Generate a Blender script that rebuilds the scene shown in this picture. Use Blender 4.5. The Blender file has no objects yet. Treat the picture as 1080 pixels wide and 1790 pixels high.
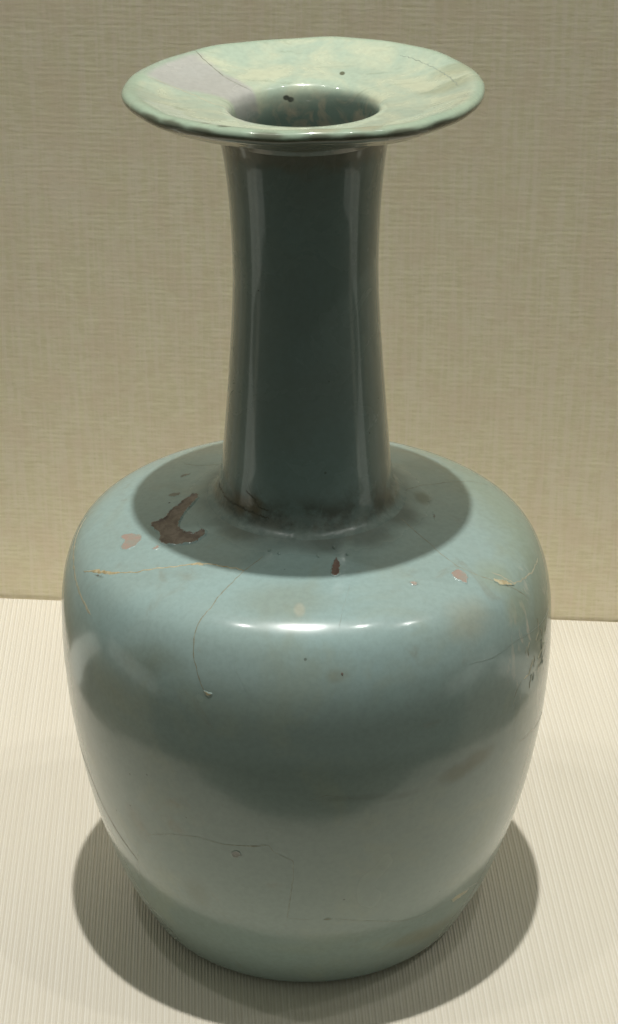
import bpy, bmesh, math, random
from mathutils import Vector, noise
from mathutils.geometry import delaunay_2d_cdt
random.seed(7)
sc = bpy.context.scene
COL = sc.collection

# ---------------------------------------------------------------- camera
cam_d = bpy.data.cameras.new('camera'); cam = bpy.data.objects.new('camera', cam_d); COL.objects.link(cam)
cam.location = (0.00062, -0.448, 0.34675)
cam.rotation_euler = (math.radians(90 - 27.3), 0, 0)
cam_d.sensor_fit = 'VERTICAL'; cam_d.sensor_height = 24.0; cam_d.lens = 24.0 * 3500 / 1790
cam_d.clip_start = 0.01; cam_d.clip_end = 50
sc.camera = cam

# ---------------------------------------------------------------- the dim gallery room
world = bpy.data.worlds.new("World"); sc.world = world; world.use_nodes = True
bg = world.node_tree.nodes['Background']
bg.inputs[0].default_value = (0.95, 1.0, 0.86, 1); bg.inputs[1].default_value = 0.135

# ---------------------------------------------------------------- gallery ceiling spots: a row of five, the middle one aimed at the vase
def lamp(x, y, z, e, rad, aim, size=60, blend=.6, col=(1, .975, .93)):
    l = bpy.data.lights.new('spot_light', 'SPOT'); l.energy = e; l.shadow_soft_size = rad
    l.spot_size = math.radians(size); l.spot_blend = blend; l.color = col
    o = bpy.data.objects.new('spot_light', l); COL.objects.link(o); o.location = (x, y, z)
    o.rotation_euler = (Vector(aim) - Vector((x, y, z))).to_track_quat('-Z', 'Y').to_euler()
lamp(0.01, -0.11, 2.6, 176, .024, (0, .02, 0), 40, .8)
lamp(-.68, -0.16, 2.6, 16, .028, (0, .1, 0))
lamp(.70, -0.16, 2.6, 16, .028, (0, .1, 0))
lamp(-1.5, -0.25, 2.6, 24, .06, (0, .1, 0))
lamp(1.5, -0.25, 2.6, 24, .06, (0, .1, 0))
# unseen slim strip lights, added only to put streaks down the glossy neck
def strip(x, y, w, rad):
    l = bpy.data.lights.new('added_streak_light', 'AREA'); l.shape = 'RECTANGLE'; l.size = w; l.size_y = .24
    l.energy = rad*math.pi*w*.24; l.color = (.97, 1, .88); l.spread = math.radians(150)
    o = bpy.data.objects.new('added_streak_light', l); COL.objects.link(o); o.location = (x, y, -.035)
    d = Vector((-x, -y, 0)); o.rotation_euler = d.to_track_quat('-Z', 'Z').to_euler()
strip(-.46, -.10, .08, .36); strip(.46, -.13, .07, .32); strip(-.215, .118, .03, .5); strip(.235, .085, .03, .4)
sc.view_settings.view_transform = 'Standard'; sc.view_settings.look = 'None'
sc.view_settings.exposure = 0.15; sc.view_settings.gamma = 1

# ---------------------------------------------------------------- helpers
def nd(nt, typ, **kw):
    n = nt.nodes.new(typ)
    for k, v in kw.items():
        if k in ('op',): n.operation = v
        else: setattr(n, k, v)
    return n
def newmat(name):
    m = bpy.data.materials.new(name); m.use_nodes = True
    nt = m.node_tree; b = nt.nodes['Principled BSDF']
    return m, nt, b
class G:
    """small helper for wiring nodes"""
    def __init__(s, nt): s.nt = nt; s.L = nt.links
    def set(s, sock, v):
        if isinstance(v, bpy.types.NodeSocket): s.L.new(v, sock)
        elif v is not None: sock.default_value = v
    def math(s, op, a, b=None, c=None, clamp=False):
        n = s.nt.nodes.new('ShaderNodeMath'); n.operation = op; n.use_clamp = clamp
        s.set(n.inputs[0], a); s.set(n.inputs[1], b)
        if c is not None: s.set(n.inputs[2], c)
        return n.outputs[0]
    def mix(s, f, a, b, blend='MIX'):
        n = s.nt.nodes.new('ShaderNodeMix'); n.data_type = 'RGBA'; n.blend_type = blend; n.clamp_factor = True
        s.set(n.inputs[0], f); s.set(n.inputs[6], (*a, 1) if isinstance(a, tuple) else a); s.set(n.inputs[7], (*b, 1) if isinstance(b, tuple) else b)
        return n.outputs[2]
    def ramp(s, v, lo, hi, a=0., b=1., smooth=True):
        n = s.nt.nodes.new('ShaderNodeMapRange'); n.interpolation_type = 'SMOOTHSTEP' if smooth else 'LINEAR'
        s.set(n.inputs[0], v); n.inputs[1].default_value = lo; n.inputs[2].default_value = hi
        n.inputs[3].default_value = a; n.inputs[4].default_value = b
        return n.outputs[0]
    def noise(s, vec, scale, detail=3, rough=.5, dist=0.):
        n = s.nt.nodes.new('ShaderNodeTexNoise'); s.set(n.inputs['Vector'], vec)
        n.inputs['Scale'].default_value = scale; n.inputs['Detail'].default_value = detail
        n.inputs['Roughness'].default_value = rough; n.inputs['Distortion'].default_value = dist
        return n.outputs['Fac']
    def mapping(s, vec, loc=(0, 0, 0), rot=(0, 0, 0), scale=(1, 1, 1)):
        n = s.nt.nodes.new('ShaderNodeMapping'); s.set(n.inputs[0], vec)
        n.inputs[1].default_value = loc; n.inputs[2].default_value = rot; n.inputs[3].default_value = scale
        return n.outputs[0]
    def coord(s): return s.nt.nodes.new('ShaderNodeTexCoord').outputs['Object']
    def sep(s, v):
        n = s.nt.nodes.new('ShaderNodeSeparateXYZ'); s.set(n.inputs[0], v); return n.outputs
    def blob(s, vec, p, rad, soft, wob=None):
        """1 inside a roundish spot about surface point p, wobbling at its edge; rad may be a 3-tuple"""
        r3 = rad if isinstance(rad, tuple) else (rad,) * 3
        n = s.nt.nodes.new('ShaderNodeVectorMath'); n.operation = 'SUBTRACT'; s.set(n.inputs[0], vec); n.inputs[1].default_value = p
        n2 = s.nt.nodes.new('ShaderNodeVectorMath'); n2.operation = 'DIVIDE'; s.set(n2.inputs[0], n.outputs[0]); n2.inputs[1].default_value = r3
        n3 = s.nt.nodes.new('ShaderNodeVectorMath'); n3.operation = 'LENGTH'; s.set(n3.inputs[0], n2.outputs[0])
        d = n3.outputs['Value']
        if wob is not None: d = s.math('ADD', d, wob)
        return s.ramp(d, 1 - soft, 1 + soft, 1., 0.)
    def bump(s, h, strength, dist, normal=None):
        n = s.nt.nodes.new('ShaderNodeBump'); n.inputs['Strength'].default_value = strength; n.inputs['Distance'].default_value = dist
        s.set(n.inputs['Height'], h)
        if normal is not None: s.set(n.inputs['Normal'], normal)
        return n.outputs[0]

def link(name, me, mats, parent=None, smooth=True):
    o = bpy.data.objects.new(name, me); COL.objects.link(o)
    for m in (mats if isinstance(mats, (list, tuple)) else [mats]): me.materials.append(m)
    if smooth:
        for p in me.polygons: p.use_smooth = True
    if parent: o.parent = parent
    return o

#PROFILE
# outer profiles of the vase, (radius, height) in metres, from the photographed outline
def _cr(P, n=14):
    Q = [(2*P[0][0]-P[1][0], 2*P[0][1]-P[1][1])] + list(P) + [(2*P[-1][0]-P[-2][0], 2*P[-1][1]-P[-2][1])]
    out = []
    for i in range(len(P)-1):
        a, b, c, d = Q[i:i+4]
        for k in range(n):
            t = k/n
            out.append(tuple(.5*((2*b[j]) + (-a[j]+c[j])*t + (2*a[j]-5*b[j]+4*c[j]-d[j])*t*t + (-a[j]+3*b[j]-3*c[j]+d[j])*t**3) for j in (0, 1)))
    out.append(P[-1])
    s = 0; res = []
    for i, p in enumerate(out):
        if i: s += math.hypot(p[0]-out[i-1][0], p[1]-out[i-1][1])
        res.append((p[0], p[1], s))
    return res
BODY = [(.0370, .0012), (.0415, .0003), (.0441, .0016), (.0466, .0060), (.0522, .0187), (.0581, .0393), (.0617, .0610), (.0629, .0770), (.0629, .0870),
        (.06235, .0958), (.0608, .1032), (.0580, .1092), (.0540, .1128), (.0485, .1150), (.0420, .1167), (.0370, .1177), (.0330, .1184), (.0300, .1191), (.0272, .1199), (.0250, .1208)]
NECK = [(.0250, .1208), (.0236, .1215), (.0225, .1227), (.0218, .1248), (.0213, .1288), (.0206, .1345), (.01945, .1470), (.0184, .1600), (.01765, .1710), (.0173, .1800), (.0174, .1890), (.0178, .1980), (.0185, .2060), (.0192, .2110), (.0200, .2140)]
RIM = [(.0200, .2140), (.0214, .2160), (.0245, .2173), (.0300, .2184), (.0355, .2199), (.0385, .2214), (.0402, .2223), (.0411, .2234), (.0411, .2245), (.0402, .2252),
       (.0384, .2252), (.0350, .2239), (.0300, .2222), (.0240, .2213), (.0198, .2206), (.0178, .2198), (.0168, .2184), (.0162, .2160), (.0155, .2110), (.0148, .2000), (.0142, .1850), (.0140, .160)]
PROFS = {'body': _cr(BODY), 'neck': _cr(NECK), 'rim': _cr(RIM)}
def _warp(x, y, z):
    # hand-thrown irregularity: the body is a little out of round, the neck leans, the mouth tilts
    a = math.atan2(x, -y); r = math.hypot(x, y)
    if z < .1208:
        w = max(0., min(1., z/.02))*(1 - max(0., min(1., (z-.112)/.0095)))
        k = 1 + w*(.0045*math.sin(a*1 + .6)*math.sin(z*38) + .0035*math.cos(2*a+.9) + .0018*math.sin(3*a+z*40))
        x *= k; y *= k
        z2 = z - .0009*max(0., min(1., (z-.07)/.04))*math.cos(a-2.5)*min(1, r/.05)
        if z > .112: z2 = z - .0009*math.cos(a-2.5)*min(1, r/.05)*min(1., max(0., (r-.025)/.02))
        return x, y, z2
    t = max(0., z-.1215)/.1
    x -= .00055*t*min(1, t)
    if z > .19:
        u = min(1, (z-.19)/.02)
        if r > .012:
            q = min(1., max(0., (r-.02)/.02))
            z += u*(x*.0125) + q*(.00035*math.sin(2*a+2.2) + .00012*math.sin(5*a+1) + .00011*math.sin(9*a) + .00006*math.sin(17*a+1))
            kk = 1 + q*u*(.004*math.sin(3*a+.5) + .0010*math.sin(7*a))
            x *= kk; y *= kk
    return x, y, z
def _at(part, s):
    P = PROFS[part]; lo, hi = 0, len(P)-1
    s = max(0., min(P[-1][2], s))
    while hi-lo > 1:
        m = (lo+hi)//2
        if P[m][2] <= s: lo = m
        else: hi = m
    t = (s-P[lo][2])/max(1e-9, P[hi][2]-P[lo][2])
    return P[lo][0]+(P[hi][0]-P[lo][0])*t, P[lo][1]+(P[hi][1]-P[lo][1])*t
def _pt(part, phi, s):
    r, z = _at(part, s); p = math.radians(phi)
    return _warp(r*math.sin(p), -r*math.cos(p), z)
def surf(part, phi, s):
    """point and outward normal of the vase surface at azimuth phi (degrees from the front) and arc length s (metres)"""
    P = _pt(part, phi, s)
    a = _pt(part, phi+.4, s); b = _pt(part, phi-.4, s); h = 3e-4
    c = _pt(part, phi, s+h); d = _pt(part, phi, s-h)
    u = [a[i]-b[i] for i in range(3)]; v = [c[i]-d[i] for i in range(3)]
    n = (u[1]*v[2]-u[2]*v[1], u[2]*v[0]-u[0]*v[2], u[0]*v[1]-u[1]*v[0])
    l = math.sqrt(sum(k*k for k in n)) or 1
    return P, tuple(k/l for k in n)
#ENDPROFILE

# ---------------------------------------------------------------- materials
def GRIME_SHADE(g, co): return g.mix(g.ramp(g.noise(co, 260, 4, .7), .4, .6), (.075, .085, .065), (.17, .18, .145))  # mottled grime mixed with painted contact shade, for the neck joint
def m_glaze(name, kind):
    m, nt, b = newmat(name); g = G(nt); co = g.coord(); X, Y, Z = g.sep(co)
    big = g.noise(co, 22, 3, .55, .4); mid = g.noise(g.mapping(co, (3, 1, 2)), 75, 4, .6, .6); fine = g.noise(co, 700, 3, .6)
    wob = g.math('MULTIPLY_ADD', g.noise(co, 160, 4, .6), .9, -.45)
    if kind == 'body':
        c = g.mix(g.ramp(big, .35, .7), BASE, (BASE[0]*.98, BASE[1]*.93, BASE[2]*.90))
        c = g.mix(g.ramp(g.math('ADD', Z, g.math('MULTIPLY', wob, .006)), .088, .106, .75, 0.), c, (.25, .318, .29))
        # greener, worn glaze towards the right side and the back of the shoulder
        c = g.mix(g.math('MULTIPLY', g.ramp(g.noise(co, 40, 5, .62, .5), .50, .72), .5), c, (.33, .39, .31))
        c = g.mix(g.math('MULTIPLY', g.ramp(g.noise(g.mapping(co, (7, 2, 5)), 65, 5, .65, .8), .58, .74), .35), c, (.27, .25, .17))
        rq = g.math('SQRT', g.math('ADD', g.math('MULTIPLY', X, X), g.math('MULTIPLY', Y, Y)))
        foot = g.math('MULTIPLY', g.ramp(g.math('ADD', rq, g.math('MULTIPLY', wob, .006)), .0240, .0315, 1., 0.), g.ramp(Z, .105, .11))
        c = g.mix(g.math('MULTIPLY', foot, .5), c, GRIME_SHADE(g, co))  # shoulder darkened where it meets the neck: contact shade painted with grime
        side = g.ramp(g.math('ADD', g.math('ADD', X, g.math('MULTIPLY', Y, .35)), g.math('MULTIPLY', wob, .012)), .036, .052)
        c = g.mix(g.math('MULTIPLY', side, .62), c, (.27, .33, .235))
        sl = g.ramp(g.math('ADD', g.math('SUBTRACT', g.math('MULTIPLY', Y, .35), X), g.math('MULTIPLY', wob, .006)), .052, .064)
        c = g.mix(g.math('MULTIPLY', sl, .5), c, (.30, .34, .25))
        wr = g.blob(co, WEAR, (.010, .013, .016), .45, wob)
        sn = g.ramp(g.noise(g.mapping(co, (0, 0, 0), (.5, .3, 0), (120, 120, 45)), 1, 5, .7, 1.6), .50, .60)
        c = g.mix(g.math('MULTIPLY', g.math('MULTIPLY', wr, sn), .9), c, (.60, .59, .49))
        for (p, r, soft, col, k) in BLOBS_BODY:
            c = g.mix(g.math('MULTIPLY', g.blob(co, p, r, soft, wob), k), c, col)
    elif kind == 'neck':
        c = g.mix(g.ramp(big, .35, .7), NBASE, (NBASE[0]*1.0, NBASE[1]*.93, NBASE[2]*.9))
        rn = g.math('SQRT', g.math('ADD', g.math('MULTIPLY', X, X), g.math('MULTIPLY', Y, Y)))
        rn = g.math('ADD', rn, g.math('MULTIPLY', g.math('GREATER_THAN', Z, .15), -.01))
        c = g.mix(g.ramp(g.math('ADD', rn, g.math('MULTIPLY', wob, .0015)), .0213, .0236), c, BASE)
        # grime round the neck's foot and top, contact shade painted in at the foot
        rg = g.math('ADD', Z, g.math('MULTIPLY', wob, .012))
        grime = g.math('MULTIPLY', g.math('MULTIPLY', g.ramp(rg, .1245, .1330, 1., 0.), g.ramp(rn, .0222, .0240, 1., 0.)), g.ramp(g.noise(co, 110, 5, .65), .36, .55))
        c = g.mix(g.math('MULTIPLY', grime, .7), c, (.075, .07, .05))
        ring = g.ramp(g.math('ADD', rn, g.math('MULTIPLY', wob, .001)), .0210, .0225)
        c = g.mix(g.math('MULTIPLY', ring, .5), c, GRIME_SHADE(g, co))
        top = g.ramp(rg, .2075, .2125)
        c = g.mix(g.math('MULTIPLY', top, .6), c, (.20, .17, .115))
        for (p, r, soft, col, k) in BLOBS_NECK:
            c = g.mix(g.math('MULTIPLY', g.blob(co, p, r, soft, wob), k), c, col)
    else:
        c = g.mix(g.ramp(mid, .35, .68), (.47, .585, .47), (.61, .66, .49))
        c = g.mix(g.math('MULTIPLY', g.ramp(g.noise(g.mapping(co, (0, 0, 0), (0, 0, .2), (60, 260, 60)), 1, 5, .65, .8), .56, .70), .55), c, (.30, .37, .26))
        # restored sector at the left back of the dish, mauve grey
        ang = nt.nodes.new('ShaderNodeMath'); ang.operation = 'ARCTAN2'; nt.links.new(Y, ang.inputs[0]); nt.links.new(X, ang.inputs[1])
        A = g.math('ADD', g.math('MODULO', g.math('ADD', ang.outputs[0], 2*math.pi), 2*math.pi), g.math('MULTIPLY', wob, .16)) if 1 else g.math('ADD', ang.outputs[0], g.math('MULTIPLY', wob, .16))
        s1 = g.ramp(A, PATCH[0]-.05, PATCH[0]+.05); s2 = g.ramp(A, PATCH[1]-.06, PATCH[1]+.06, 1., 0.)
        c = g.mix(g.math('MULTIPLY', g.math('MULTIPLY', s1, s2), .93), c, (.49, .495, .475))
        # the outer edge is cooler and greener, with a brown worn line below it
        rr = g.math('SQRT', g.math('ADD', g.math('MULTIPLY', X, X), g.math('MULTIPLY', Y, Y)))
        edge = g.ramp(g.math('ADD', rr, g.math('MULTIPLY', wob, .002)), .0375, .0395)
        c = g.mix(g.math('MULTIPLY', edge, .75), c, (.36, .49, .37))
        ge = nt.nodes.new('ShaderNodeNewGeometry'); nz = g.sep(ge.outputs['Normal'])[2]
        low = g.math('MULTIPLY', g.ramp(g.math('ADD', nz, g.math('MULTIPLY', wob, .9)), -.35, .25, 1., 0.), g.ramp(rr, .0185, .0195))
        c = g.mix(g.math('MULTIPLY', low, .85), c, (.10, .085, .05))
        inn = g.ramp(rr, .0158, .0172, 1., 0.)
        thr = g.mix(g.ramp(g.noise(co, 170, 4, .6, 1.), .42, .62), (.13, .19, .16), (.25, .25, .19))
        c = g.mix(inn, c, thr)
        for (p, r, soft, col, k) in BLOBS_RIM:
            c = g.mix(g.math('MULTIPLY', g.blob(co, p, r, soft, wob), k), c, col)
    c = g.mix(g.ramp(fine, .30, .75, .0, .13), c, (.12, .14, .11))
    # pinholes in the glaze
    v = nt.nodes.new('ShaderNodeTexVoronoi'); v.inputs['Scale'].default_value = 210; nt.links.new(co, v.inputs['Vector'])
    rnd = g.sep(v.outputs['Color'])[0]
    pin = g.math('MULTIPLY', g.ramp(v.outputs['Distance'], .05, .09, 1., 0.), g.math('GREATER_THAN', rnd, .90))
    c = g.mix(g.math('MULTIPLY', pin, .55), c, (.05, .05, .035))
    nt.links.new(c, b.inputs['Base Color'])
    if kind != 'body': nt.links.new(g.ramp(mid, .3, .8, .22, .32), b.inputs['Roughness'])
    b.inputs['Coat Weight'].default_value = 1.0; b.inputs['Coat IOR'].default_value = COATIOR
    b.inputs['Specular IOR Level'].default_value = .42 if kind == 'body' else .3; b.inputs['Coat Weight'].default_value = .7
    nt.links.new(g.ramp(big, .3, .8, .10, .14) if kind == 'body' else g.ramp(big, .3, .8, .045, .07), b.inputs['Coat Roughness'])
    # faint crazing under the glaze
    cz = nt.nodes.new('ShaderNodeTexVoronoi'); cz.feature = 'DISTANCE_TO_EDGE'; cz.inputs['Scale'].default_value = 95
    dv = nt.nodes.new('ShaderNodeVectorMath'); dv.operation = 'ADD'; nt.links.new(co, dv.inputs[0])
    nn = nt.nodes.new('ShaderNodeTexNoise'); nn.inputs['Scale'].default_value = 90; nt.links.new(co, nn.inputs['Vector'])
    sc2 = nt.nodes.new('ShaderNodeVectorMath'); sc2.operation = 'SCALE'; nt.links.new(nn.outputs['Color'], sc2.inputs[0]); sc2.inputs['Scale'].default_value = .006
    nt.links.new(sc2.outputs[0], dv.inputs[1]); nt.links.new(dv.outputs[0], cz.inputs['Vector'])
    line = g.math('MULTIPLY', g.ramp(cz.outputs['Distance'], .012, .035, 1., 0.), g.ramp(g.noise(co, 38, 3), .50, .68))
    c = g.mix(g.math('MULTIPLY', line, .20), c, (.10, .10, .065))
    h = g.math('ADD', g.math('MULTIPLY', g.noise(co, 48, 3, .5), 1.), g.math('MULTIPLY', g.noise(co, 300, 2, .5), .04))
    h = g.math('SUBTRACT', h, g.math('MULTIPLY', pin, .15))
    if kind == 'neck':
        nt.links.new(g.ramp(ring, 0, 1, .8, .12), b.inputs['Coat Weight'])
        h = g.math('ADD', g.math('MULTIPLY', g.noise(g.mapping(co, (0, 0, 0), (0, 0, 0), (1, 1, .3)), 60, 2, .5), .6), g.math('MULTIPLY', g.math('MULTIPLY', g.noise(co, 420, 4, .6), ring), .8))
    if kind == 'body': nt.links.new(g.ramp(foot, 0, 1, .55, .15), b.inputs['Coat Weight']); nt.links.new(g.math('ADD', g.ramp(big, .3, .8, .24, .28), g.math('MULTIPLY', foot, .2)), b.inputs['Roughness'])
    nb = g.bump(h, {'body': .15, 'neck': .22, 'rim': .3}[kind], .0010 if kind != 'rim' else .0018)
    nt.links.new(nb, b.inputs['Coat Normal']); nt.links.new(nb, b.inputs['Normal'])
    return m
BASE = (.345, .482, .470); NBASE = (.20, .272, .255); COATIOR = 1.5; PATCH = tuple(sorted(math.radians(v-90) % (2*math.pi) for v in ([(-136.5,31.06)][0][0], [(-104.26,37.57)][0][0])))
WEAR = surf('body', *[v*k for v, k in zip([(64.8,102.11)][0], (1, .001))])[0]
BLOBS_BODY = []; BLOBS_NECK = []; BLOBS_RIM = []
def bl(lst, part, pts, r, soft, col, k):
    for (phi, s) in pts:
        lst.append((surf(part, phi, s/1000)[0], r, soft, col, k))
bl(BLOBS_BODY, 'body', [(35.4,80.81),(41.39,82.16)], (.0045, .0045, .0024), .6, (.14, .15, .09), .6)
bl(BLOBS_BODY, 'body', [(14.4,80.6),(7.8,81.17),(21.0,79.29)], (.0045, .005, .0008), .8, (.18, .21, .17), .3)
bl(BLOBS_BODY, 'body', [(41.4,119.01)], (.006, .006, .004), .7, (.42, .40, .29), .35)
bl(BLOBS_BODY, 'body', [(-5.98,132.61)], (.009, .006, .005), .6, (.31, .36, .29), .5)
bl(BLOBS_BODY, 'body', [(6.6,113.17)], (.0022, .003, .0014), .6, (.28, .27, .17), .35)
bl(BLOBS_BODY, 'body', [(-39.6,108.74),(-33.6,112.25)], (.006, .006, .003), .7, (.20, .24, .18), .4)
bl(BLOBS_BODY, 'body', [(-2.4,27.25),(8.4,31.84)], (.008, .006, .002), .8, (.30, .36, .29), .3)
bl(BLOBS_BODY, 'body', [(-28.19,44.22),(-43.8,60.25)], (.003, .004, .005), .8, (.18, .19, .12), .3)
bl(BLOBS_BODY, 'body', [(31.81,23.04),(41.36,20.99)], (.006, .006, .003), .7, (.24, .22, .12), .4)
bl(BLOBS_BODY, 'body', [(90.5,150.37)], (.0022, .003, .002), .5, (.12, .14, .09), .6)
bl(BLOBS_BODY, 'body', [(58.19,124.14),(58.8,115.44)], (.005, .005, .004), .6, (.33, .38, .26), .5)
bl(BLOBS_BODY, 'body', [(-1.8,129.82)], (.0013, .002, .002), .4, (.50, .50, .40), .6)
bl(BLOBS_BODY, 'body', [(64.18,153.99),(-37.9,154.73),(7.73,154.49),(33.8,153.73)], (.006, .004, .003), .7, (.10, .12, .10), .5)
bl(BLOBS_RIM, 'rim', [(157.46,43.44)], (.0006, .0010, .001), .3, (.07, .07, .03), .85)
bl(BLOBS_RIM, 'rim', [(-164.95,52.45),(-168.71,52.93)], (.0008, .0007, .0006), .3, (.02, .025, .02), .9)
bl(BLOBS_RIM, 'rim', [(108.29,28.87),(93.25,32.81)], (.006, .0035, .003), .7, (.38, .40, .25), .5)
bl(BLOBS_RIM, 'rim', [(-54.03,24.89),(-43.22,24.88),(-31.79,24.71),(-10.2,25.14),(4.8,24.68),(15.0,24.57),(29.87,24.68),(45.51,24.47)], (.0034, .003, .0006), .55, (.10, .095, .06), .75)
bl(BLOBS_RIM, 'rim', [(19.8,27.52),(5.4,27.57)], (.004, .003, .0005), .6, (.42, .34, .22), .5)
bl(BLOBS_RIM, 'rim', [(-31.83,28.2),(-24.99,27.67)], (.0016, .001, .0006), .5, (.05, .05, .03), .8)
bl(BLOBS_NECK, 'neck', [(-47.76,6.04),(-35.39,6.81)], (.0022, .003, .0022), .6, (.13, .10, .05), .7)

def m_clay(name, c1, c2, rough=.55, coat=.25, bumpk=.5):
    m, nt, b = newmat(name); g = G(nt); co = g.coord()
    n = g.noise(co, 420, 5, .65, .5)
    c = g.mix(g.ramp(n, .35, .68), c1, c2)
    nt.links.new(c, b.inputs['Base Color']); b.inputs['Roughness'].default_value = rough
    b.inputs['Coat Weight'].default_value = coat; b.inputs['Coat Roughness'].default_value = .12
    nt.links.new(g.bump(g.noise(co, 900, 4, .7), bumpk, .0003), b.inputs['Normal'])
    return m
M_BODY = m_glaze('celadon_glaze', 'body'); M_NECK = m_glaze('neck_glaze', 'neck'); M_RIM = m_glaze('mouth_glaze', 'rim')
M_PINK = m_clay('pinkish_clay', (.40, .30, .25), (.33, .33, .28))
M_BROWN = m_clay('brown_clay', (.165, .13, .105), (.27, .23, .19), .6, .5, .9)
M_CREAM = m_clay('cream_filler', (.62, .56, .37), (.36, .27, .13), .7, .0)
M_LINE = m_clay('dark_crack_line', (.15, .155, .11), (.28, .32, .25), .6, .3)
M_SOFT = m_clay('soft_crack_line', (.26, .34, .31), (.33, .44, .42), .4, .5)
M_DARK = m_clay('dirt_line', (.05, .05, .035), (.09, .085, .06), .8, .0)
M_TAN = m_clay('tan_crack_line', (.24, .24, .17), (.32, .36, .29), .6, .3)
M_FAINT = m_clay('faint_crack_line', (.19, .23, .185), (.27, .335, .29), .5, .5)
M_PALE = m_clay('pale_seam', (.50, .47, .34), (.36, .38, .29), .5, .3)
M_GREY = m_clay('grey_glaze_scar', (.13, .145, .13), (.17, .19, .165), .3, .9, .2)
M_BLACK = m_clay('black_speck', (.012, .012, .01), (.03, .03, .025), .6, .0)
M_RUST = m_clay('rust_drip', (.22, .14, .11), (.17, .13, .105), .4, .5, .5)

def m_linen():
    """ribbed cream cloth stretched over the plinth"""
    m, nt, b = newmat('ribbed_cream_cloth'); g = G(nt); co = g.mapping(g.coord(), (0, 0, 0), (0, 0, -RIBYAW))
    wv = g.noise(g.mapping(co, (0, 0, 0), (0, 0, 0), (900, 14, 1)), 1, 2, .5)
    X, Y, Z = g.sep(co)
    ph = g.math('ADD', g.math('MULTIPLY', X, 2*math.pi/.00168), g.math('MULTIPLY', g.noise(g.mapping(co, (0, 0, 0), (0, 0, 0), (60, 18, 1)), 1, 2), 2.2))
    rib = g.math('MULTIPLY_ADD', g.math('SINE', ph), .5, .5)
    rib2 = g.math('MULTIPLY_ADD', g.math('SINE', g.math('MULTIPLY', ph, 2.)), .5, .5)
    h = g.math('ADD', g.math('MULTIPLY', g.math('POWER', rib, .5), .45), g.math('MULTIPLY', rib2, .55))
    thread = g.noise(g.mapping(co, (0, 0, 0), (0, 0, 0), (500, 2600, 1)), 1, 2, .6)
    h2 = g.math('ADD', h, g.math('MULTIPLY', thread, .35))
    c = g.mix(g.ramp(h, .1, 1.2), (.66, .615, .51), (.81, .78, .695))
    c = g.mix(g.ramp(wv, .35, .7, 0., .35), c, (.66, .61, .50))
    c = g.mix(g.math('MULTIPLY', g.ramp(g.noise(co, 9, 3), .35, .7), .3), c, (.74, .69, .58))
    v = nt.nodes.new('ShaderNodeTexVoronoi'); v.inputs['Scale'].default_value = 60; nt.links.new(co, v.inputs['Vector'])
    sp = g.math('MULTIPLY', g.ramp(v.outputs['Distance'], .022, .04, 1., 0.), g.math('GREATER_THAN', g.sep(v.outputs['Color'])[0], .82))
    c = g.mix(g.math('MULTIPLY', sp, .45), c, (.25, .22, .15))
    nt.links.new(c, b.inputs['Base Color']); b.inputs['Roughness'].default_value = .9; b.inputs['Specular IOR Level'].default_value = .1
    nt.links.new(g.bump(h2, .65, .00035), b.inputs['Normal'])
    return m
def m_wall():
    """coarse horizontally slubbed tan cloth on the back wall (local x along the wall, z up)"""
    m, nt, b = newmat('slubbed_tan_cloth'); g = G(nt); co = g.coord(); X, Y, Z = g.sep(co)
    s1 = g.noise(g.mapping(co, (0, 0, 0), (0, 0, 0), (110, 1, 560)), 1, 4, .65)
    s2 = g.noise(g.mapping(co, (5, 0, 2), (0, 0, 0), (240, 1, 1000)), 1, 4, .65)
    vt = g.noise(g.mapping(co, (1, 0, 7), (0, 0, 0), (620, 1, 30)), 1, 3, .6)
    ph = g.math('ADD', g.math('MULTIPLY', Z, 2*math.pi/.0018), g.math('MULTIPLY', g.noise(g.mapping(co, (0, 0, 0), (0, 0, 0), (34, 1, 300)), 1, 3), 6.))
    w = g.math('MULTIPLY_ADD', g.math('SINE', ph), .5, .5)
    brk = g.ramp(g.noise(g.mapping(co, (9, 0, 4), (0, 0, 0), (110, 1, 300)), 1, 3, .6), .36, .62, .1, 1.)
    h = g.math('ADD', g.math('MULTIPLY', g.math('MULTIPLY', w, brk), .30), g.math('ADD', g.math('MULTIPLY', s1, .75), g.math('MULTIPLY', s2, .9)))
    c = g.mix(g.ramp(h, .55, 1.30, 0., 1., False), WALL_D, WALL_L)
    c = g.mix(g.ramp(g.math('MULTIPLY', vt, g.math('ADD', s2, .5)), .40, .62, 0., .62), c, (WALL_L[0]*.97, WALL_L[1]*.94, WALL_L[2]*1.02))
    c = g.mix(g.ramp(g.noise(g.mapping(co, (2, 0, 3), (0, 0, 0), (70, 1, 70)), 1, 4, .6), .42, .66, 0., .42), c, (WALL_D[0]*1.12, WALL_D[1]*1.04, WALL_D[2]*1.16))
    nt.links.new(c, b.inputs['Base Color']); b.inputs['Roughness'].default_value = .95; b.inputs['Specular IOR Level'].default_value = .05
    nt.links.new(g.bump(g.math('ADD', h, g.math('MULTIPLY', vt, .3)), .16, .0003), b.inputs['Normal'])
    return m
WALL_D = (.77, .70, .49); WALL_L = (.96, .90, .69)
RIBYAW = math.radians(2.8)
M_LINEN = m_linen(); M_WALL = m_wall()

def m_plain(name, c1, c2, scale=40, rough=.8):
    m, nt, b = newmat(name); g = G(nt)
    nt.links.new(g.mix(g.noise(g.coord(), scale, 4), c1, c2), b.inputs['Base Color']); b.inputs['Roughness'].default_value = rough
    return m

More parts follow.
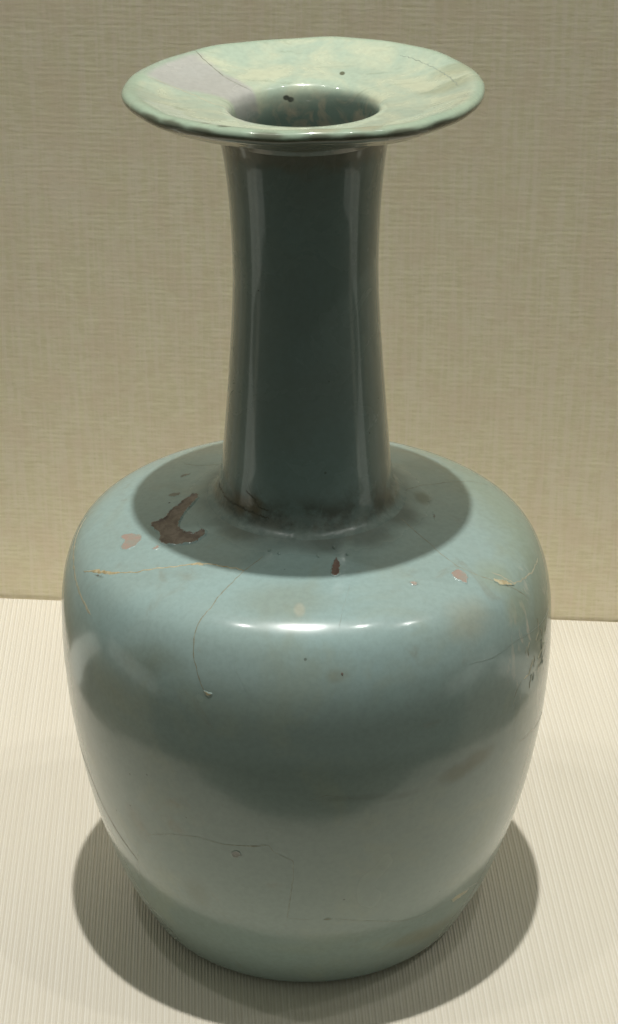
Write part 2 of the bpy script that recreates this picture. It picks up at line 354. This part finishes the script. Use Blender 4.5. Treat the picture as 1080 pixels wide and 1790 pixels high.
# ---------------------------------------------------------------- setting: back wall, cloth-covered plinth, case floor, room floor
def poly_prism(name, top, z0, z1, mat, kind='structure', bevel=.0, loc=(0, 0, 0), rz=0):
    bm = bmesh.new()
    vs = [bm.verts.new((x, y, z1)) for x, y in top]; f = bm.faces.new(vs)
    e = bmesh.ops.extrude_face_region(bm, geom=[f])
    for v in e['geom']:
        if isinstance(v, bmesh.types.BMVert): v.co.z = z0
    bmesh.ops.recalc_face_normals(bm, faces=bm.faces)
    if bevel: bmesh.ops.bevel(bm, geom=[e for e in bm.edges], offset=bevel, segments=3, affect='EDGES')
    me = bpy.data.meshes.new(name); bm.to_mesh(me); bm.free()
    o = link(name, me, mat, None, False); o['kind'] = kind; o.location = loc; o.rotation_euler = (0, 0, rz)
    return o
WY = math.atan2(.14285-.1598, .10554+.10787)       # the wall runs a few degrees off square
# plinth: its back edge tucks against the wall
plinth = poly_prism('plinth_top', [(-.150, -.045), (-.144, -.072), (-.128, -.098), (-.104, -.116), (-.070, -.126), (0, -.130), (.070, -.126), (.104, -.116), (.128, -.096), (.144, -.070), (.152, -.045), (.156, .1395), (-.142, .1625)], -.16, 0, M_LINEN, bevel=.0015)
wall = poly_prism('back_wall', [(-1.6, 0), (1.6, 0), (1.6, .03), (-1.6, .03)], -.5, 1.6, M_WALL, loc=(0, .1512, 0), rz=WY)
M_POST = m_plain('pale_post_paint', (.72, .70, .62), (.76, .74, .66))
for px_, py_, w_ in ((-.51, -.115, .05), (.51, -.145, .05), (-.245, .135, .03), (.268, .098, .03)):
    poly_prism('added_streak_post', [(px_-w_/2, py_-w_/2), (px_+w_/2, py_-w_/2), (px_+w_/2, py_+w_/2), (px_-w_/2, py_+w_/2)], -.161, 1.2, M_POST, bevel=.002)  # unseen posts, added to go with the streak lights
M_DECK = m_plain('case_floor_cloth', DECKC, tuple(k*1.15 for k in DECKC)) if 'DECKC' in globals() else m_plain('case_floor_cloth', (.22, .20, .15), (.26, .24, .18))
deck = poly_prism('case_floor', [(-1.6, -.155), (1.6, -.155), (1.6, .0), (-1.6, .26)], -.30, -.162, M_DECK)
room = poly_prism('room_floor', [(-6, -6), (6, -6), (6, 1.5), (-6, 1.5)], -1.1, -1.0, m_plain('dark_room_floor', (.05, .045, .04), (.07, .06, .05)))

# ---------------------------------------------------------------- the vase
vase = bpy.data.objects.new('vase', None); COL.objects.link(vase); vase.location = (0, 0, 0)
vase['label'] = 'blue green celadon vase with long neck and wide dished mouth standing on cream cloth'
vase['category'] = 'vase'

def lathe(name, part, segs, mat, ds=.0007, close_start=False, close_end=False, grow=1.0):
    L = PROFS[part][-1][2]; n = int(L/ds)
    V = []; F = []
    for i in range(n+1):
        s = L*i/n
        for k in range(segs):
            V.append(_pt(part, 360*k/segs, s))
    for i in range(n):
        for k in range(segs):
            a = i*segs+k; b_ = i*segs+(k+1) % segs
            F.append((a, b_, b_+segs, a+segs))
    if close_start:
        V.append((0, 0, V[0][2])); c = len(V)-1
        for k in range(segs): F.append((c, (k+1) % segs, k))
    if close_end:
        o = n*segs; V.append((0, 0, V[o][2])); c = len(V)-1
        for k in range(segs): F.append((c, o+k, o+(k+1) % segs))
    me = bpy.data.meshes.new(name); me.from_pydata(V, [], F); me.update()
    return link(name, me, mat, vase)
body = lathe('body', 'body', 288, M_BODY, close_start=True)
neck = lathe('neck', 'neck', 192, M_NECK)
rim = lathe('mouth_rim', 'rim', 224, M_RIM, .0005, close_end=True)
body['label'] = 'barrel shaped blue green body with a lit rounded shoulder'
neck['label'] = 'long dark grey green neck, narrow in the middle'
rim['label'] = 'wide dished mouth in pale yellow green glaze with a mauve grey mended sector'

def resample(pts, step):
    out = [pts[0]]
    for a, b in zip(pts[:-1], pts[1:]):
        d = math.hypot((b[0]-a[0])*1.05, b[1]-a[1]); n = max(1, int(d/step))
        for i in range(1, n+1): out.append((a[0]+(b[0]-a[0])*i/n, a[1]+(b[1]-a[1])*i/n))
    return out
def smooth(pts, k=2):
    for _ in range(k):
        pts = [pts[0]] + [tuple((pts[i-1][j]+2*pts[i][j]+pts[i+1][j])/4 for j in (0, 1)) for i in range(1, len(pts)-1)] + [pts[-1]]
    return pts
PARENT = {'body': body, 'neck': neck, 'rim': rim}
def crack(part, pts, width, mat, jit=.12, h=.00005, name='crack', label=None, vary=.5):
    """thin proud ribbon that follows the surface: pts in (degrees, mm of arc length)"""
    pts = smooth(resample(pts, .5), 2)
    sd = random.random()*100
    q = [(p[0]+jit*noise.noise((i*.35, sd, 0))*1.6, p[1]+jit*noise.noise((i*.35, sd, 9))*1.6) for i, p in enumerate(pts)]
    V = []; F = []
    P = [(Vector(a), Vector(n)) for a, n in (surf(part, p, s/1000) for p, s in q)]
    N = len(P)
    for i in range(N):
        t = (P[min(N-1, i+1)][0]-P[max(0, i-1)][0]); n = P[i][1]
        side = t.cross(n); side = side.normalized() if side.length > 1e-9 else Vector((1, 0, 0))
        w = width*(1+vary*1.6*noise.noise((i*.5, sd, 5)))*min(1, .25+min(i, N-1-i)/3)
        w = max(w, width*.2)
        V += [P[i][0]-side*w*.5-n*.00003, P[i][0]+n*h, P[i][0]+side*w*.5-n*.00003]
        if i:
            a = 3*i-3
            F += [(a, a+1, a+4, a+3), (a+1, a+2, a+5, a+4)]
    me = bpy.data.meshes.new(name); me.from_pydata([tuple(v) for v in V], [], F); me.update()
    o = link(name, me, mat, PARENT[part])
    if label: o['label'] = label
    return o
def patch(part, pts, mat, name='glaze_chip', label=None, bead=.00022, floor=.00006, step=.45, rough=.06, bw=.35, rim_glaze=1.0):
    """irregular scar: outline in (degrees, mm); low floor inside a rolled edge of glaze"""
    phc = sum(p[0] for p in pts)/len(pts); sc_ = sum(p[1] for p in pts)/len(pts)
    kx = _at(part, sc_/1000)[0]*1000*math.pi/180
    O = [((p[0]-phc)*kx, p[1]-sc_) for p in pts]
    # roughen outline
    R = []
    for a, b in zip(O, O[1:]+O[:1]):
        d = math.hypot(b[0]-a[0], b[1]-a[1]); n = max(1, int(d/(step*.6)))
        for i in range(n): R.append((a[0]+(b[0]-a[0])*i/n, a[1]+(b[1]-a[1])*i/n))
    n = len(R)
    for _ in range(5): R = [((R[i-1][0]+2*R[i][0]+R[(i+1) % n][0])/4, (R[i-1][1]+2*R[i][1]+R[(i+1) % n][1])/4) for i in range(n)]
    R = [(x+rough*(3*noise.noise((x*1.6, y*1.6, 1))+1.8*noise.noise((x*5, y*5, 3))), y+rough*(3*noise.noise((x*1.6, y*1.6, 7))+1.8*noise.noise((x*5, y*5, 9)))) for x, y in R]
    xs = [p[0] for p in R]; ys = [p[1] for p in R]
    def inside(x, y):
        c = False; j = n-1
        for i in range(n):
            if (R[i][1] > y) != (R[j][1] > y) and x < (R[j][0]-R[i][0])*(y-R[i][1])/(R[j][1]-R[i][1])+R[i][0]: c = not c
            j = i
        return c
    def dist(x, y):
        return min(math.hypot(x-a, y-b) for a, b in R)
    I = []
    y = min(ys)
    while y < max(ys):
        x = min(xs)
        while x < max(xs):
            if inside(x, y) and dist(x, y) > step*.35: I.append((x+random.uniform(-.06, .06)*step, y+random.uniform(-.06, .06)*step))
            x += step*.5
        y += step*.5
    pts2 = [Vector(p) for p in R+I]
    res = delaunay_2d_cdt(pts2, [(i, (i+1) % n) for i in range(n)], [list(range(n))], 1, 1e-5)
    V = []; D0 = []
    for v in res[0]:
        d = dist(v.x, v.y); D0.append(d)
        if d < 1e-4: h = -.00004
        else:
            u = d/bw
            h = floor + (bead-floor)*math.exp(-((u-1)/.55)**2)*(.65+.7*noise.noise((v.x*1.1, v.y*1.1, 3))) + .00003*noise.noise((v.x*3, v.y*3, 5))
            if u < .5: h = min(h, floor*2*u+bead*.4*u)
        P, N = surf(part, v.x/kx+phc, (v.y+sc_)/1000)
        V.append(tuple(P[i]+N[i]*h for i in range(3)))
    me = bpy.data.meshes.new(name); me.from_pydata(V, [], [tuple(f) for f in res[2]]); me.update()
    bm = bmesh.new(); bm.from_mesh(me); bmesh.ops.recalc_face_normals(bm, faces=bm.faces); bm.verts.index_update()
    if sum(f.normal.dot(Vector(surf(part, phc, sc_/1000)[1])) for f in bm.faces) < 0: bmesh.ops.reverse_faces(bm, faces=bm.faces)
    gl = {'body': M_BODY, 'neck': M_NECK, 'rim': M_RIM}[part]
    if rim_glaze:
        for f in bm.faces:
            f.material_index = 1 if sum(v.co.length_squared >= 0 and D0[v.index] for v in f.verts)/3 < bw*rim_glaze*(1+.8*noise.noise(f.verts[0].co*1500)) else 0
    bm.to_mesh(me); bm.free()
    o = link(name, me, [mat, gl], PARENT[part])
    if label: o['label'] = label
    return o
def spot(part, c, rx, ry, mat, name='speck', label=None, **kw):
    """small roundish mark: centre (deg, mm), half sizes in mm"""
    kx = _at(part, c[1]/1000)[0]*1000*math.pi/180
    pts = []
    for i in range(12):
        a = i*math.pi/6; k = 1+.25*noise.noise((i*.7, c[0], c[1]))
        pts.append((c[0]+rx*k*math.cos(a)/kx, c[1]+ry*k*math.sin(a)))
    return patch(part, pts, mat, name, label, step=min(rx, ry)*.6, rough=.03, bw=min(rx, ry)*.5, rim_glaze=0, **kw)

# --- cracks in the body
crack('body', [(-68.97,119.33),(-63.61,121.96),(-58.17,124.62),(-52.82,128.57),(-48.5,132.75),(-43.21,136.53),(-40.15,139.12),(-35.37,140.5),(-28.8,141.3),(-22.75,141.68)], .00035, M_CREAM, .25, .00016, label='cream filled crack across the left shoulder')
crack('body', [(-66.04,121.1),(-62.99,122.59),(-58.88,124.24),(-56.98,125.73)], .0009, M_CREAM, .3, .00018)
crack('body', [(-41.3,137.8),(-40.22,139.24),(-37.55,139.35)], .0010, M_CREAM, .3, .00022)
crack('body', [(-19.2,148.17),(-21.0,145.12),(-22.75,141.68),(-23.97,136.06),(-25.06,131.09),(-25.2,127.12),(-26.4,123.23),(-26.4,119.6),(-25.8,115.78),(-24.6,112.7),(-23.4,109.62),(-22.2,107.4)], 0.00038, M_TAN, label='tan hairline running down over the front shoulder')
crack('body', [(-94.76,121.5),(-89.74,119.4),(-82.66,118.08),(-73.73,116.38),(-65.54,114.42),(-58.21,112.85)], .0009, M_PALE, .2, .00008, label='pale mended seam round the left edge of the shoulder')
crack('body', [(-73.72,66.18),(-67.09,61.67),(-60.76,54.82),(-55.09,49.98),(-50.51,46.65),(-47.9,44.64)], .00060, M_DARK, label='dark hairline down the lower left edge of the body')
crack('body', [(-45.04,54.66),(-47.37,46.05),(-51.62,35.57)], 0.00027, M_FAINT)
crack('body', [(-41.35,58.2),(-32.4,63.0),(-24.6,65.36),(-19.8,64.72),(-15.0,65.46),(-8.4,66.86),(-7.2,64.55),(-3.0,62.05),(-3.0,57.12),(-3.6,50.97),(-4.8,40.86)], 0.00038, M_FAINT)
crack('body', [(-19.8,64.72),(-15.0,65.46),(-10.2,66.04)], .0004, M_LINE)
crack('body', [(-4.85,40.89),(0.6,40.39)], .0003, M_FAINT)
crack('body', [(7.2,40.35),(15.53,37.84),(25.59,33.87),(33.0,32.55),(40.71,33.85),(49.09,33.33),(58.89,29.61)], 0.00038, M_FAINT)
crack('body', [(57.9,77.7),(60.81,76.88),(63.98,76.73),(67.92,74.96),(71.63,74.89),(76.22,74.72)], .0004, M_LINE)
crack('body', [(64.17,94.82),(66.91,95.14),(69.67,95.76),(72.42,97.05)], .0004, M_LINE)
crack('body', [(57.65,96.33),(59.84,96.06),(61.25,97.19),(62.53,99.06)], .0005, M_PALE, .3, .0002)
crack('body', [(65.53,97.62),(68.09,98.05),(70.56,99.19)], .0006, M_PALE, .3, .0002)
crack('body', [(66.23,108.49),(66.8,104.99),(64.2,103.59)], .0005, M_PALE, .3, .00015)
crack('body', [(60.61,104.93),(59.35,103.58),(60.01,101.46)], .0005, M_PALE, .3, .00015)
crack('body', [(56.58,96.29),(54.6,94.96),(53.4,93.19)], 0.00038, M_LINE)
crack('body', [(53.41,92.54),(52.99,91.31)], .0004, M_PALE)
crack('body', [(61.91,153.45),(58.21,148.27),(55.62,144.04),(52.55,138.47),(51.61,132.77),(53.93,127.04),(56.91,123.29),(60.6,119.26),(64.87,114.7)], 0.00035, M_TAN, .2, label='tan hairline across the right shoulder')
crack('body', [(93.0,154.73),(97.21,154.03),(106.03,149.18),(111.05,140.64),(113.99,132.3),(112.46,126.13)], .00030, M_LINE, .15)
crack('body', [(-127.4,138.82),(-127.36,143.47),(-131.51,148.65)], .00030, M_LINE, .1)
crack('body', [(58.27,126.12),(61.83,120.24),(72.1,118.18),(80.61,117.69)], .0005, M_PALE, .3, .00006)
crack('body', [(78.46,104.63),(68.37,105.69),(54.5,108.4),(45.6,107.99),(38.4,109.37)], .00025, M_SOFT)
crack('body', [(14.4,138.02),(10.2,130.49),(7.8,124.0)], .00022, M_SOFT)
crack('body', [(0.6,80.98),(4.2,82.48),(10.2,80.85)], 0.00027, M_FAINT)
crack('body', [(-12.6,108.86),(-15.6,113.78),(-15.6,117.72)], .00022, M_SOFT)
rs = random.Random(3)
(wp, ws), (wp2, ws2) = [(68.56,106.39),(61.42,93.5)]
for i in range(13):
    a, q = wp+(wp2-wp)*rs.random()+rs.uniform(-4, 5), ws+(ws2-ws)*rs.random()
    L = rs.uniform(1.2, 3.6); t = rs.uniform(.9, 1.9)
    crack('body', [(a, q), (a+L*.5*math.cos(t)+.4, q-L*.45*math.sin(t)), (a+L*math.cos(t), q-L*math.sin(t))], rs.uniform(.0002, .0006), M_PALE if i % 4 else M_FAINT, .3, .00012, name='scratch')
# --- scars and chips in the body glaze
patch('body', [(-60.46,138.11),(-58.85,138.16),(-53.67,141.41),(-50.2,144.8),(-51.57,148.55),(-54.89,150.12),(-58.73,149.33),(-57.11,147.51),(-60.98,145.97),(-66.7,145.56),(-74.45,148.07),(-81.65,151.04),(-88.2,152.99),(-94.57,152.29),(-93.63,149.77),(-87.61,147.62),(-82.94,144.94),(-76.61,143.02),(-75.61,139.55),(-72.58,138.81),(-66.01,139.81)], M_BROWN, 'glaze_scar', 'large forked brown bare patch on the left shoulder', bead=.00055, floor=.00003, bw=.5)
patch('body', [(-72.54,131.06),(-73.8,132.06),(-72.54,134.65),(-68.57,136.53),(-66.02,135.26),(-64.22,133.49),(-64.22,130.57),(-66.65,129.49),(-68.42,130.59),(-69.59,131.65)], M_PINK, label='pinkish bare chip on the far left of the shoulder', bead=.00012)
patch('body', [(-59.31,135.47),(-60.05,137.98),(-57.37,137.89),(-57.64,135.61)], M_PINK, bead=.0001)
patch('body', [(47.27,132.63),(51.0,132.37),(51.59,129.32),(47.6,126.94),(46.8,128.76),(46.2,131.14)], M_PINK, label='pinkish chip on the right shoulder', bead=.00025)
patch('body', [(55.8,125.89),(57.57,124.12),(59.53,122.88),(61.8,119.64),(58.81,120.93),(56.34,122.46),(55.82,123.92)], M_CREAM, label='cream coloured chip at the right end of the shoulder', bead=.0003)
patch('body', [(32.4,134.66),(34.22,134.41),(35.55,133.05),(34.2,132.45),(32.58,132.76)], M_PINK, bead=.0003)
patch('body', [(8.42,141.69),(10.21,146.32),(13.39,148.64),(14.37,145.99),(12.0,141.41),(10.2,140.5)], M_RUST, 'rust_drip', 'short rust coloured drip at the foot of the neck', bead=.0005, floor=.0002)
patch('body', [(-22.8,107.83),(-19.8,107.24),(-21.0,105.99),(-22.2,106.57)], M_CREAM, bead=.0002)
patch('body', [(-96.67,143.66),(-99.02,145.01),(-98.74,147.47),(-94.75,147.28),(-94.11,144.96)], M_GREY, 'glaze_scar', bead=.0001)
patch('body', [(-115.58,142.8),(-118.13,143.41),(-119.34,145.43),(-115.39,145.09),(-113.36,143.89)], M_GREY, 'glaze_scar', bead=.0001)
patch('body', [(80.71,147.84),(80.8,147.24),(72.72,145.5),(70.88,145.66),(74.84,146.99)], M_GREY, 'glaze_scar', bead=.00008)
patch('body', [(-17.4,62.57),(-16.2,64.04),(-14.9,63.38),(-14.45,61.99),(-16.2,60.76),(-17.4,61.19)], M_GREY, 'pinhole', bead=.0002)
patch('body', [(3.6,40.26),(5.4,41.5),(7.02,40.37),(5.4,39.88)], M_LINE, bead=.0001)
patch('body', [(42.0,33.74),(45.04,34.05),(51.48,32.32),(49.41,31.04),(43.88,31.11)], M_PALE, bead=.0002)
patch('body', [(-65.18,120.57),(-63.61,121.56),(-59.93,123.03),(-59.99,121.86),(-61.77,121.26)], M_GREY, bead=.0001)
for c, r in zip([(-89.29,144.95),(7.8,113.62),(-93.4,119.5)], (.32, .5, .5)):
    spot('body', c, r, r*1.2, M_BLACK if r < .35 else M_BROWN, bead=.0001)
for c in [(-12.59,149.76),(5.39,149.37),(18.59,148.75),(13.57,151.76),(-17.99,150.49)]:
    spot('body', c, .55, .8, M_BODY, 'glaze_bubble', bead=.0004, floor=.0004)
# --- joins of the mended sector of the mouth
crack('rim', [(-138.6,26.25),(-137.43,30.3),(-137.27,36.21),(-134.24,42.72),(-133.53,47.45),(-136.14,49.65)], .00035, M_LINE, .2, .00005, label='join along the upper side of the mauve grey mended sector')
crack('rim', [(-104.16,29.4),(-105.06,33.13),(-104.26,37.57),(-98.27,42.37),(-86.54,46.73),(-87.47,50.43)], .0004, M_PALE, .2, .00006)
crack('rim', [(139.28,31.38),(125.86,31.99),(110.6,32.06),(90.24,31.59)], .0003, M_FAINT, .3, .00004)
# --- neck: cracked joint at its foot and a few specks
crack('neck', [(-84.58,5.23),(-70.03,5.24),(-56.55,5.05),(-44.68,5.26),(-34.91,5.09),(-24.29,4.76)], .00045, M_DARK, .4, .00006, label='dark open crack at the foot of the neck')
crack('neck', [(-43.39,9.92),(-35.73,8.72),(-32.29,6.98),(-24.64,6.62)], .0004, M_DARK, .3, .00006)
for c in [(16.93,39.79),(64.54,31.31),(50.2,24.11),(-38.73,60.88)]:
    spot('neck', c, .18, .25, M_BLACK, bead=.00006)
